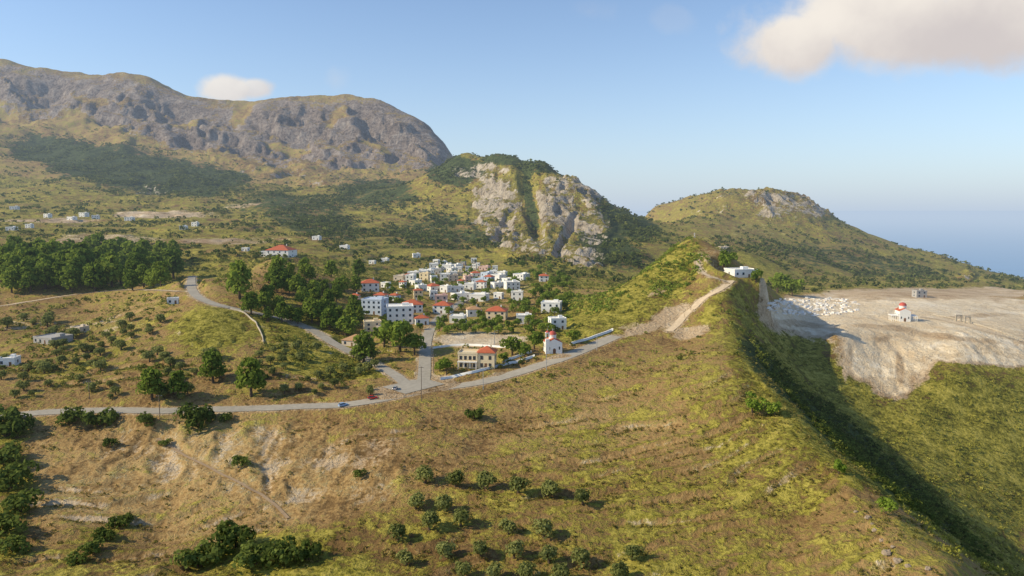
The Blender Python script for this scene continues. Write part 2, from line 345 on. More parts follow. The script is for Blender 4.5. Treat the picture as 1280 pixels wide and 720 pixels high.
def leafmat(name,lo,hi,attr=False):
    m=newmat(name); nt=m.node_tree; g=nd(nt,'NewGeometry'); 
    nv=noise(nt,g.outputs['Position'],.9,2,.6)
    if attr:
        at=nd(nt,'Attribute',attribute_name='col'); c=mixc(nt,1.0,at.outputs['Color'],ramp(nt,nv,(.3,(.65,.65,.65)),(.7,(1.3,1.3,1.3))),'MULTIPLY')
    else:
        oi=nd(nt,'ObjectInfo'); c=ramp(nt,math_(nt,'ADD',nv,math_(nt,'MULTIPLY',math_(nt,'SUBTRACT',oi.outputs['Random'],.5),.25)),(.3,lo),(.7,hi))
    d=nd(nt,'BsdfDiffuse'); t=nd(nt,'BsdfTranslucent'); nt.links.new(c,d.inputs[0]); nt.links.new(c,t.inputs[0])
    mx=nd(nt,'MixShader'); mx.inputs[0].default_value=.4; nt.links.new(d.outputs[0],mx.inputs[1]); nt.links.new(t.outputs[0],mx.inputs[2])
    return paint_haze(m,mx.outputs[0])
def terrain_mat():
    m=newmat('hillside_ground'); nt=m.node_tree; g=nd(nt,'NewGeometry'); P=g.outputs['Position']
    at=nd(nt,'Attribute',attribute_name='msk'); sep=nd(nt,'SeparateColor'); nt.links.new(at.outputs['Color'],sep.inputs[0])
    G,Rk,So=sep.outputs[0],sep.outputs[1],sep.outputs[2]; Fo=at.outputs['Alpha']
    nb=noise(nt,P,.011,5,.6); nm=noise(nt,P,.07,5,.62); nf=noise(nt,P,.7,5,.68); n4=noise(nt,P,.25,3,.6)
    cen=lambda v,k: math_(nt,'MULTIPLY',math_(nt,'SUBTRACT',v,.5),k)
    add=lambda *a: a[0] if len(a)==1 else math_(nt,'ADD',a[0],add(*a[1:]))
    gf=ss(nt,add(G,cen(nm,1.4),cen(nb,.8),cen(nf,1.2),cen(n4,1.0)),.32,.72)
    dry=ramp(nt,add(cen(nf,1.2),cen(nm,.9),cen(n4,.6),nb),(.22,(.165,.098,.038)),(.48,(.37,.235,.093)),(.75,(.54,.39,.18)))
    gr=ramp(nt,add(cen(nf,1.4),cen(n4,1.0),nm),(.25,(.085,.082,.012)),(.5,(.250,.220,.032)),(.78,(.43,.355,.075)))
    c=mixc(nt,gf,dry,gr)
    so=ramp(nt,add(cen(nf,.9),cen(nm,.6),nb),(.25,(.33,.22,.125)),(.5,(.53,.39,.24)),(.75,(.67,.54,.37)))
    sop=ramp(nt,add(cen(nf,.7),cen(n4,.6),cen(nm,1.0),nb),(.25,(.56,.42,.26)),(.5,(.76,.61,.41)),(.75,(.86,.74,.56)))
    so=mixc(nt,ss(nt,add(So,cen(nm,.5)),.75,1.2),so,sop)
    sf=ss(nt,add(So,cen(nm,.8),cen(nf,.9),cen(n4,.6)),.36,.66)
    c=mixc(nt,sf,c,so)
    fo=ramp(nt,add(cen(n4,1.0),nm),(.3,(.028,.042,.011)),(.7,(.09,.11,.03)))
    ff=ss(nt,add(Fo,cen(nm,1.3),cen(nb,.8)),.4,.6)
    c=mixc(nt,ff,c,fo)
    nr=noise(nt,P,.018,7,.7); nr2=noise(nt,P,.11,5,.7)
    rv=add(cen(nr2,1.1),nr)
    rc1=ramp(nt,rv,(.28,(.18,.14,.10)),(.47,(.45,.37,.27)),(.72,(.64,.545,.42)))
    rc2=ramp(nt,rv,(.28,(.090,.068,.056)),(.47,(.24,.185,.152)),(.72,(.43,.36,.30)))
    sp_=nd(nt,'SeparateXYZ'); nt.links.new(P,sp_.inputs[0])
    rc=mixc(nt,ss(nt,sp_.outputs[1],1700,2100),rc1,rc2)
    sn=nd(nt,'SeparateXYZ'); nt.links.new(g.outputs['Normal'],sn.inputs[0])
    steep=math_(nt,'MULTIPLY',math_(nt,'SUBTRACT',.80,sn.outputs[2]),1.6)
    rf=ss(nt,add(math_(nt,'MULTIPLY',Rk,math_(nt,'ADD',.74,steep)),cen(nr2,1.0),cen(nm,.8),cen(nr,.8)),.42,.6)
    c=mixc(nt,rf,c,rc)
    b=nd(nt,'BsdfPrincipled',Roughness=.95); b.inputs['Specular IOR Level'].default_value=.1
    nt.links.new(c,b.inputs['Base Color'])
    hgt=add(math_(nt,'MULTIPLY',nf,.9),math_(nt,'MULTIPLY',n4,1.1),math_(nt,'MULTIPLY',math_(nt,'MULTIPLY',Rk,add(nr,math_(nt,'MULTIPLY',nr2,.6))),26.0),math_(nt,'MULTIPLY',math_(nt,'MULTIPLY',gf,nf),.8))
    bp=nd(nt,'Bump',Strength=.85,Distance=1.0); nt.links.new(hgt,bp.inputs['Height']); nt.links.new(bp.outputs[0],b.inputs['Normal'])
    return paint_haze(m,b.outputs[0])
M=dict(white=plain('white_plaster',(.80,.77,.71),.8,.08),cream=plain('cream_plaster',(.74,.60,.38),.8,.1),beige=plain('beige_plaster',(.60,.50,.38),.85,.12),
 blue=plain('pale_blue_plaster',(.50,.56,.64),.8,.08),pink=plain('pink_plaster',(.66,.45,.37),.8,.1),grey=plain('grey_concrete',(.38,.36,.33),.9,.15),
 tile=plain('red_roof_tile',(.46,.115,.05),.8,.25,2.0),tan=plain('tan_roof_tile',(.42,.24,.12),.85,.25,2.0),dome=plain('red_dome_paint',(.48,.09,.06),.6,.1),
 glass=plain('dark_window_glass',(.04,.05,.06),.15,.2,1,0,.5),shut=plain('blue_shutter',(.10,.20,.34),.6,.15),wood=plain('brown_wood',(.17,.09,.045),.7,.2),
 asph=plain('worn_asphalt',(.35,.31,.245),.9,.22,.5),dirt=plain('pale_dirt_track',(.56,.43,.28),.95,.2,.6),earth=plain('trodden_brown_earth',(.38,.26,.15),.95,.25,.8),stone=plain('field_stone',(.42,.36,.27),.95,.35,1.5),
 bark=plain('rough_bark',(.10,.07,.045),.95,.35,4),steel=plain('galvanised_steel',(.40,.40,.40),.5,.15,2,.4),pole=plain('weathered_pole_wood',(.16,.12,.09),.9,.3,2),
 marble=plain('white_marble',(.76,.72,.66),.7,.12,.8),red=plain('red_car_paint',(.50,.02,.015),.3,.05,1,0,.5),lblue=plain('light_blue_car_paint',(.28,.42,.60),.3,.05,1,0,.5),silver=plain('silver_car_paint',(.55,.55,.55),.3,.05,1,.4,.5),
 rubber=plain('black_rubber',(.02,.02,.02),.9,.2),lamp=plain('clear_lamp_glass',(.8,.8,.75),.2,.05,1,0,.5),tail=plain('red_lamp_glass',(.4,.01,.01),.2,.05,1,0,.5),boul=plain('tan_boulder',(.30,.23,.16),.95,.3,1.5),
 olive=leafmat('olive_leaves',(.12,.14,.040),(.33,.335,.11)),pine=leafmat('pine_needles',(.08,.13,.02),(.28,.34,.055)),broad=leafmat('broad_leaves',(.085,.14,.02),(.31,.38,.06)),dark=leafmat('dark_shrub_leaves',(.06,.09,.02),(.20,.24,.055)),lime=leafmat('light_green_leaves',(.14,.22,.028),(.34,.42,.065)),
 stuff=leafmat('scrub_leaves',(.03,.04,.01),(.1,.1,.03),True))
# ---------------- houses: place and level pads first
HS=[]
def H(name,label,px,py,w,h,rot=0,roof='flat',wall='white',rt='tile',dep=.85,cat='house',group=None,dmin=200,det=1):
    p=hit(px,py,dmin); k=p.y/F; wm,hm=w*k,h*k; dm=wm*dep
    c=Vector((p.x,p.y+dm/2,0)); c.z=p.z
    flatten([(c.x+a*wm/2.5,c.y+b*dm/2.5,p.z) for a in (-1,0,1) for b in (-1,0,1)],max(wm,dm)*.35,max(wm,dm)*.5,-.05)
    HS.append((name,label,cat,c,wm,dm,hm,math.radians(rot),roof,wall,rt,group,det))
ORD=['first','second','third','fourth','fifth','sixth','seventh','eighth','ninth','tenth','eleventh','twelfth','thirteenth','fourteenth','fifteenth','sixteenth','seventeenth','eighteenth']
rows=[('rearmost',332,[540,548,556,564,573,582,591,600],7.2),('third rear',338,[530,539,548,557,566,575,585,595,606,617],8),('second rear',345,[508,517,526,535,544,554,564,574,584,595,606,618,630],8.8),('middle',353,[500,510,520,531,542,553,564,575,587,599,611,624,637,650],10),('second front',363,[482,504,528,543,558,573,588,604,620,638],11.5),('foremost',376,[446,478,494,522,540,574,598,622,648],14)]
vr=random.Random(5)
for nm,py,pxs,w in rows:
    for i,px in enumerate(pxs):
        q=vr.random(); roof='hip' if q<(.09 if py<360 else (.22 if px>530 else .45)) else 'flat'; wl='white' if vr.random()<.78 else vr.choice(['beige','cream','grey','blue','pink'])
        lab=f"{'red-roofed' if roof=='hip' else 'flat-roofed'} {wl} house, {ORD[i]} from the left in the {nm} row of the village"
        H('village_house',lab,px+vr.uniform(-3,3),py+vr.uniform(-3.5,3.5),w*vr.choice([.65,.8,.95,1.05,1.25,1.5]),w*vr.uniform(.4,.85),vr.uniform(-40,40),roof,wl,dep=vr.uniform(.6,1.2),group='houses of the white village',dmin=420,det=0)
for a in [('white two-storey house with red roof standing alone left of the village',461,365,22,11,12,'hip','white'),
 ('pale blue three-storey block at the left edge of the village',467,393,27,18,-14,'flat','blue'),('tall white apartment block with flat roof beside the pale blue block',498,405,33,21,10,'flat','white'),
 ('small cream house below the pale blue block',464,414,21,11,15,'flat','cream'),('white house with wide red roof above the tall white block',514,391,26,10,8,'hip','white'),
 ('white house with red roof right of the village street',553,392,22,10,-10,'hip','white'),('pink house behind the village street',551,380,16,10,5,'flat','pink'),
 ('cream house with red roof right of the square',621,400,25,11,-8,'hip','cream'),('white house with tan roof left of the cream red-roofed house',592,396,18,9,10,'hip','white','tan'),
 ('low white flat house behind the left end of the square',572,404,19,8,-8,'flat','white'),('small white house with red roof left of the village street',526,406,17,8,15,'hip','white'),('beige house beside the street above the wide green tree',481,418,19,9,-10,'flat','beige'),
 ('small white house between the square and the green ridge',655,405,19,10,0,'flat','white'),('white house at the foot of the green ridge, upper one',690,391,24,12,-12,'flat','white'),
 ('white house at the foot of the green ridge, lower one',697,412,20,13,10,'flat','white'),('low shed with tan roof beside the lane',444,433,30,7,-20,'hip','beige','tan'),
 ('long white house with red roof on the hilltop at left',348,322,30,9,-8,'hip','white'),('white flat annex left of the hilltop house',331,321,12,6,0,'flat','white'),
 ('tiny white hut beside the lane on the left hill',214,380,13,6,20,'flat','white'),('long pale farm shed among olive trees',58,430,34,7,-22,'flat','grey'),('small farm hut right of the long shed',96,416,16,6,-20,'flat','beige'),
 ('white house cut by the left edge of the view',6,458,20,9,10,'flat','white'),('small white house at far right of the village trees',680,352,12,7,0,'hip','white'),
 ('long white flat building on top of the ridge',930,347,32,9,12,'flat','white'),('small beige hut near the ridge peak',906,314,11,5,0,'flat','beige'),('small grey hut at the back of the bare plateau',1152,372,13,8,0,'flat','grey')]:
    H('house' if 'shed' not in a[0] and 'hut' not in a[0] else 'shed',*a,**({'cat':'shed'} if 'shed' in a[0] or 'hut' in a[0] else {}))
for i,(px,py) in enumerate([(16,262),(35,285),(58,272),(88,275),(103,271),(118,274),(228,287),(243,283),(306,314),(12,288),(160,276),(465,330),(480,328),(395,300),(430,312),(520,322)]):
    H('farmhouse','tiny white farmhouse far off on the scrubby plain below the mountain',px,py,rnd.uniform(7,11),rnd.uniform(3.5,5),rnd.uniform(-20,20),'flat','white',group='far white farmhouses',dmin=600,det=0)
mainp=hit(595,461,280); flatten([(mainp.x+a,mainp.y+b,mainp.z) for a in range(-9,11,4) for b in range(0,12,4)],5,5,-.05)
chp=hit(693,442,300); flatten([(chp.x+a,chp.y+b,chp.z) for a in (-3,0,3) for b in (0,4,8)],5,5,-.05)
pcp=hit(1131,402,420); flatten([(pcp.x+a,pcp.y+b,pcp.z) for a in (-8,0,8) for b in (0,5,10)],7,6,-.05)
# ---------------- setting meshes
gi=np.arange(R*C).reshape(R,C)
quads=np.stack([gi[:-1,:-1],gi[:-1,1:],gi[1:,1:],gi[1:,:-1]],-1).reshape(-1,4)
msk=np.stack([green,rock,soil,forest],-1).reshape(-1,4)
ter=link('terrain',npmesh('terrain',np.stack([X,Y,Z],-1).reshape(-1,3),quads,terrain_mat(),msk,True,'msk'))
tag(ter,'dry scrubby hills, ridge and rocky mountains','terrain',kind='structure')
def sea_mat():
    m=newmat('hazy_sea_water'); nt=m.node_tree; g=nd(nt,'NewGeometry'); nz=noise(nt,g.outputs['Position'],.004,6,.6)
    b=nd(nt,'BsdfPrincipled',Roughness=.55); b.inputs['Specular IOR Level'].default_value=.25; nt.links.new(ramp(nt,nz,(.3,(.05,.20,.40)),(.7,(.06,.23,.45))),b.inputs['Base Color'])
    bp=nd(nt,'Bump',Strength=.4,Distance=3.0); nt.links.new(noise(nt,g.outputs['Position'],.03,5),bp.inputs['Height']); nt.links.new(bp.outputs[0],b.inputs['Normal'])
    return paint_haze(m,b.outputs[0],9500,(.49,.60,.745))
sv=[];sq=[]
ds=[200,2000,4000,8000,16000,40000,120000,300000]
for d in ds:
    for k in range(-8,9): sv.append((d*k*.4,d,0))
for i in range(len(ds)-1):
    for k in range(16): a=i*17+k; sq.append((a,a+1,a+18,a+17))
tag(link('sea',npmesh('sea',sv,sq,sea_mat())),'hazy blue sea meeting the sky','sea',kind='structure')
for ri,(nm,lab,w,ps) in enumerate(RD):
    t=np.gradient(ps[:,:2],axis=0); t/=np.linalg.norm(t,axis=1)[:,None]+1e-9; nn=np.stack([t[:,1],-t[:,0]],1); V=[];Q=[]
    for i in range(len(ps)):
        for k in (-1,-.5,0,.5,1): V.append((ps[i,0]+nn[i,0]*k*w/2,ps[i,1]+nn[i,1]*k*w/2,ps[i,2]+.04+.012*ri))
    for i in range(len(ps)-1):
        for k in range(4): a=i*5+k; Q.append((a,a+1,a+6,a+5))
    tag(link(nm,npmesh(nm,V,Q,M['asph'] if nm=='road' else (M['dirt'] if w>2 else M['earth']))),lab,nm,kind='structure')
# ---------------- build houses
def window(root,x,y,z,side,w=1.1,h=1.3,det=1,rz=0):
    if side in 'fb': d=(w,.08,h)
    else: d=(.08,w,h)
    if det:
        e=.14; fr=MB().box((x,y,z),(d[0]+(e if side in 'fb' else 0),d[1]+(0 if side in 'fb' else e),d[2]+e)).build('window',M['shut'] if det==1 else M['wood'],root)
        o={'f':(0,-.05,0),'b':(0,.05,0),'l':(-.05,0,0),'r':(.05,0,0)}[side]
        MB().box((x+o[0],y+o[1],z),d).build('pane',M['glass'],fr)
    else: MB().box((x,y,z),d).build('window',M['glass'],root)
def openings(root,w,d,h,det,ox=0,oy=0,door=True):
    fl=max(1,int(round(h/3.3))); fh=h/fl; nc=max(2,min(4,int(w/3.4)))
    for f in range(fl):
        z=f*fh+fh*.55
        for k in range(nc):
            x=ox-w/2+w*(k+.5)/nc
            if f==0 and k==nc//2 and door:
                MB().box((x,oy-d/2-.02,1.05),(1.1,.1,2.1)).build('door',M['wood'],root)
            else: window(root,x,oy-d/2-.02,z,'f',min(1.2,w/nc*.5),min(1.4,fh*.45),det)
        for s_,nmn in ((-1,'l'),(1,'r')): window(root,ox+s_*(w/2+.02),oy,z,nmn,min(1.1,d*.25),min(1.4,fh*.45),det)
for name,label,cat,c,w,d,h,rz,roof,wl,rt,grp,det in HS:
    root=thing(name,label,cat,c,rz,grp)
    MB().box((0,0,h/2-1.5),(w,d,h+3)).build('wall',M[wl],root)
    if roof=='flat':
        m=MB().box((0,0,h+.12),(w+.3,d+.3,.24))
        for a in (-1,1): m.box((0,a*(d/2),h+.5),(w+.2,.22,.5)); m.box((a*(w/2),0,h+.5),(.22,d-.24,.5))
        rf=m.build('roof',M['white'] if wl=='white' else M[wl],root)
        if w>7: MB().box((w*.22,d*.15,h+1.0),(w*.25,d*.25,1.5)).build('stair_head',M[wl],rf)
    else:
        rf=MB().hip(w+.9,d+.9,min(w,d)*.24,h).build('roof',M[rt],root)
        MB().box((w*.2,d*.1,h+min(w,d)*.24),(.7,.7,1.6)).build('chimney',M['white'],rf)
    openings(root,w,d,h,det)
# main cream house
root=thing('villa','large cream villa with red-roofed wing beside the road junction','house',mainp,math.radians(-6)); root.scale=(.9,.9,1.12)
MB().box((-4.5,5,1.6),(10.5,10,9.2)).build('wall',M['cream'],root)
MB().box((5.3,5,1.9),(9,9,9.8)).build('wall',M['cream'],root)
m=MB().box((-4.5,5,6.3),(10.8,10.3,.22))
for a in (-1,1): m.box((-4.5,5+a*5,6.75),(10.7,.25,.7)); m.box((-4.5+a*5.25,5,6.75),(.25,9.7,.7))
m.build('roof',M['cream'],root)
rf=MB().hip(10.2,10.2,2.3,6.85,.25,5.3,5).build('roof',M['tile'],root)
MB().box((7.3,6.2,8.9),(.8,.8,1.8)).build('chimney',M['cream'],rf)
MB().box((-4.5,-1.1,3.15),(10.5,2.2,.25)).build('balcony',M['white'],root)
m=MB()
for k in range(4): MB().box((-9.3+k*3.2,-2,1.5),(.3,.3,3.04)).build('column',M['white'],root)
m=MB().box((-4.5,-2.1,4.15),(10.5,.06,.08))
for k in range(27): m.box((-9.7+k*.4,-2.1,3.7),(.05,.05,.86))
m.build('railing',M['wood'],root)
for z in (1.5,4.7):
    for x in (-8.2,-5.7,-3.2,-.9): window(root,x,-.03,z,'f',1.3,1.5,2)
    for x in (3.0,7.4): window(root,x,.47,z+.1,'f',1.3,1.5,2)
    for y in (3,7): window(root,9.82,y,z,'r',1.2,1.4,2); window(root,-9.77,y,z,'l',1.2,1.4,2)
MB().box((5.2,.47,1.2),(1.4,.1,2.4)).build('door',M['wood'],root)
def cross(z,x=0,y=0,s=1):
    return MB().box((x,y,z+.6*s),(.14*s,.14*s,1.2*s)).box((x,y,z+.8*s),(.7*s,.12*s,.13*s))
def church(root,w,d,h,domer,tower):
    MB().box((0,d/2,h/2-1),(w,d,h+2)).prism([(-w/2,h),(w/2,h),(0,h+w*.24)],0.02,d-.02).build('wall',M['white'],root)
    m=MB()
    for s_ in (-1,1): m.prism([(0,h+w*.24+.02),(0,h+w*.24+.22),(s_*(w/2+.3),h+.12),(s_*(w/2+.3),h-.08)],.25,d+.25)
    rf=m.build('roof',M['tile'],root)
    MB().lathe([(domer*.95,h-.5),(domer*.95,h+w*.24+1.4),(domer*1.08,h+w*.24+1.45),(domer*1.08,h+w*.24+1.6)],(0,d*.58,0),20).build('drum',M['white'],root)
    zt=h+w*.24+1.6
    dm=MB().lathe([(domer*math.cos(t*math.pi/16)+.01,domer*.9*math.sin(t*math.pi/16)) for t in range(9)],(0,d*.58,zt),20).build('dome',M['dome'],root)
    cross(zt+domer*.88,0,d*.58).build('cross',M['white'],dm)
    arch=[(-.75,0),(.75,0)]+[(.75*math.cos(t*math.pi/8),1.9+.75*math.sin(t*math.pi/8)) for t in range(9)]
    MB().prism(arch,-.06,.04).build('door',M['wood'],root)
    for x in (-w*.32,w*.32): 
        a2=[(x-.35,2),(x+.35,2)]+[(x+.35*math.cos(t*math.pi/6),3.2+.35*math.sin(t*math.pi/6)) for t in range(7)]
        MB().prism(a2,-.05,.04).build('window',M['glass'],root)
    for k in range(3):
        for s_ in (-1,1): window(root,s_*(w/2+.02),d*(k+.5)/3,h*.6,'l' if s_<0 else 'r',.8,1.5,0)
    for tx in tower:
        b=MB().box((tx,.7,(h+2)/2-1),(1.9,1.9,h+4))
        for a in (-.75,.75):
            for c_ in (-.75,.75): b.box((tx+a,.7+c_,h+4),(.4,.4,2))
        b.box((tx,.7,h+5.2),(2.1,2.1,.4)); t_=b.build('bell_tower',M['white'],root)
        MB().lathe([(.95*math.cos(t*math.pi/12)+.01,.9*math.sin(t*math.pi/12)) for t in range(7)],(tx,.7,h+5.4),14).build('tower_dome',M['dome'],t_)
        MB().lathe([(.45,0),(.35,.3),(.2,.6),(.05,.7)],(tx,.7,h+3.6),12).build('bell',M['wood'],t_)
        cross(h+6.2,tx,.7,.8).build('cross',M['white'],t_)
church(thing('church','small white church with red dome and bell tower beside the road bend','church',chp,math.radians(8)),8,9,5.4,2.0,[-3.5])
root=thing('church','white church with red dome and side arcades on the bare plateau','church',pcp,math.radians(-10)); church(root,7.5,10,7.4,2.5,[])
for s_ in (-1,1):
    m=MB().box((s_*6.2,5,3.9),(4.8,8,.45)).box((s_*6.0,8,.9),(4.4,.3,5.6))
    for k in range(4): m.box((s_*(4.4+k*1.35),1.2,1.3),(.36,.36,4.8))
    m.build('arcade',M['white'],root)
# ---------------- walls
def wallline(name,label,cat,pix,h,t,mat,group=None,off=0,dmin=200):
    ps=line3(pix,2,5,dmin); o=ps[len(ps)//2].copy(); root=None; V=[];Q=[]
    tn=np.gradient(ps[:,:2],axis=0); tn/=np.linalg.norm(tn,axis=1)[:,None]+1e-9; nn=np.stack([tn[:,1],-tn[:,0]],1)
    for i,p in enumerate(ps):
        z=height(p[0],p[1])
        for k,dz in ((-1,-1.2),(-1,h),(1,h),(1,-1.2)): V.append((p[0]+nn[i,0]*k*t/2-o[0],p[1]+nn[i,1]*k*t/2-o[1],z+dz-o[2]))
    for i in range(len(ps)-1):
        for k in range(3): a=i*4+k; Q.append((a,a+1,a+5,a+4))
    Q.append((0,1,2,3)); e=4*(len(ps)-1); Q.append((e+3,e+2,e+1,e))
    ob=link(name,npmesh(name,V,Q,mat)); ob.location=o; tag(ob,label,cat,group)
wallline('garden_wall','long low white wall along the road below the cream villa','wall',[(550,475),(565,472),(590,467),(625,458),(655,451),(668,446)],1.2,.4,M['white'])
wallline('garden_wall','white garden wall between the villa and the small church','wall',[(628,454),(645,447),(664,441)],1.2,.3,M['white'])
wallline('parapet','low white parapet along the outer road bend right of the small church','wall',[(712,431),(740,423),(766,413)],1.2,.7,M['white'])
wallline('stone_wall','curved dry stone wall down the side of the green knoll','wall',[(286,386),(305,391),(318,402),(326,415),(330,430)],.9,.5,M['stone'])
wallline('boundary_wall','low pale wall beside the dirt track right of the plateau church','wall',[(1165,393),(1195,399),(1222,406),(1252,415),(1290,428)],.7,.35,M['stone'],dmin=420)
wallline('square_wall','white low wall along the front of the village square','wall',[(541,436),(575,432),(620,434),(650,436)],1.1,.3,M['white'],dmin=300)
# ---------------- arches by plateau
for i,(px,py) in enumerate([(1198,402),(1209,404)]):
    p=hit(px,py,420); root=thing('gate_arch',['pale stone arch right of the plateau church, left of the pair','pale stone arch right of the plateau church, right of the pair'][i],'arch',p)
    for s_ in (-1,1): MB().box((s_*1.8,0,1.2),(.8,.8,4.4)).build('pier',M['stone'],root)
    MB().prism([(-2.3,3.4)]+[(-1.4*math.cos(t*math.pi/8),3.4+.9*math.sin(t*math.pi/8)) for t in range(9)]+[(2.3,3.4),(2.3,5),(-2.3,5)],-.4,.4).build('lintel',M['stone'],root)
# monument on peak
p=hit(868,297,450); root=thing('monument','stone base with tall white cross on the ridge peak','monument',p)
MB().box((0,0,.3),(4,4,2.6)).box((0,0,2.1),(2.4,2.4,1)).build('base',M['stone'],root); cross(2.5,0,0,4.2).build('cross',M['white'],root)
# stone blocks on the plateau
bms=[]
for k in range(6):
    g=random.Random(k+90); b=MB().box((0,0,.4),(g.uniform(1.4,3.0),g.uniform(1.0,2.2),g.uniform(1.0,1.6)))
    b.v=[(x+g.uniform(-.3,.3),y+g.uniform(-.3,.3),z+g.uniform(-.2,.2)) for x,y,z in b.v]
    bms.append(b.mesh('stone_block',M['marble']))
for j in range(290):
    t=rnd.random(); px=956+t*122; py=372+rnd.random()*23
    if abs((px-1017)/62)**2+((py-383)/11.5)**2>1.05: continue
    p=hit(px,py,420); o=link('stone_block',rnd.choice(bms)); o.location=p; o.rotation_euler=(0,0,rnd.uniform(0,3)); q=rnd.uniform(.5,1.6); o.scale=(q,q,q*rnd.uniform(.35,.75))
    tag(o,'pale rough stone block in the heap on the left of the plateau','stone block','stone blocks heaped on the plateau')
# ---------------- vehicles
def car(px,py,px2,py2,mat,label):
    p=hit(px,py,250);q=hit(px2,py2,250); a=math.atan2(q.y-p.y,q.x-p.x); p.z+=.17
    root=thing('car',label,'car',p,a)
    lo=[(-2.1,.3),(-2.14,.72),(-2.0,.92),(.95,.97),(1.85,.82),(2.1,.62),(2.1,.3)]
    body=MB().prism(lo,-.86,.86).build('body',mat,root)
    bv=body.modifiers.new('b','BEVEL'); bv.width=.07; bv.segments=2
    n=MB(); V=[(-1.9,.93,.8),(1.05,.95,.8),(.2,1.42,.62),(-1.35,1.42,.62)]
    n.v=[(x,-y,z) for x,z,y in V]+[(x,y,z) for x,z,y in V]; n.f=[[0,1,2,3],[7,6,5,4],[0,4,5,1],[1,5,6,2],[2,6,7,3],[3,7,4,0]]
    n.build('window',M['glass'],root)
    MB().box((-.57,0,1.45),(1.6,1.26,.07)).build('roof',mat,root)
    for x in (-1.3,1.3):
        for s_ in (-1,1):
            w=MB().tube((x,s_*.68,.31),(x,s_*.89,.31),.31,.31,14).build('wheel',M['rubber'],root); MB().tube((x,s_*.885,.31),(x,s_*.9,.31),.19,.19,10).build('rim',M['steel'],w)
    for s_ in (-1,1): MB().box((2.08,s_*.62,.66),(.1,.35,.16)).build('headlight',M['lamp'],root); MB().box((-2.11,s_*.62,.76),(.1,.3,.18)).build('taillight',M['tail'],root)
car(429,508,436,506,M['lblue'],'light blue car on the road, left of the red car')
car(466,499,473,497,M['red'],'small red car on the road below the junction')
car(494,487,500,478,M['silver'],'silver car parked at the road junction')
# ---------------- poles
def pole(px,py,h,kind,label,rz=0,dmin=250):
    p=hit(px,py,dmin); root=thing('utility_pole' if kind=='u' else 'street_lamp',label,'pole' if kind=='u' else 'street lamp',p,rz)
    MB().tube((0,0,-.5),(0,0,h),.17,.11,9).build('pole',M['pole'] if kind=='u' else M['steel'],root)
    if kind=='u':
        MB().box((0,.14,h-.5),(2.2,.14,.16)).build('crossarm',M['pole'],root)
        for x in (-.95,0,.95): MB().lathe([(.05,0),(.08,.1),(.05,.22)],(x,.14,h-.42),8).build('insulator',M['lamp'],root)
    else:
        MB().tube((0,0,h-.1),(1.5,0,h+.35),.06,.05).build('arm',M['steel'],root); MB().box((1.75,0,h+.36),(.7,.26,.14)).build('lamp_head',M['grey'],root)
for a in [(200,524,10,'u','wooden utility pole below the road at left'),(112,499,8,'u','utility pole above the road at far left'),(527,502,15,'u','tall wooden pole at the road junction'),(604,487,9,'l','street lamp at the road edge in front of the villa'),(683,463,9,'l','street lamp at the road edge below the small church'),(746,438,8,'l','street lamp at the outer road bend'),(542,466,9,'u','shorter pole at the left corner of the villa garden'),(618,432,8,'l','street lamp in the village square')]:
    pole(*a)
# ---------------- trees
def leafcloud(g,lobes,n,leaf,flatten_=1.0):
    L=np.array(lobes); w=L[:,3]**2; idx=g.choice(len(L),n,p=w/w.sum())
    nr=g.normal(size=(n,3)); nr/=np.linalg.norm(nr,axis=1)[:,None]; nr[:,2]=np.where(nr[:,2]<-.5,-nr[:,2],nr[:,2])
    rad=L[idx,3]*g.uniform(.72,1.08,n); c=L[idx,:3]+nr*rad[:,None]*np.array([1,1,flatten_])
    nv=nr+g.normal(size=(n,3))*.4; nv/=np.linalg.norm(nv,axis=1)[:,None]
    a=np.cross(nv,g.normal(size=(n,3))); a/=np.linalg.norm(a,axis=1)[:,None]; b=np.cross(nv,a)
    s=leaf*g.uniform(.5,1.25,n)[:,None]
    V=np.stack([c+(a*g.uniform(.5,1,(n,1))+b*g.uniform(-.2,.3,(n,1)))*s,c+(b*g.uniform(.5,1,(n,1)))*s,c+(-a*g.uniform(.5,1,(n,1)))*s,c-(b*g.uniform(.5,1,(n,1)))*s],1).reshape(-1,3)
    return V,np.arange(n*4).reshape(n,4)
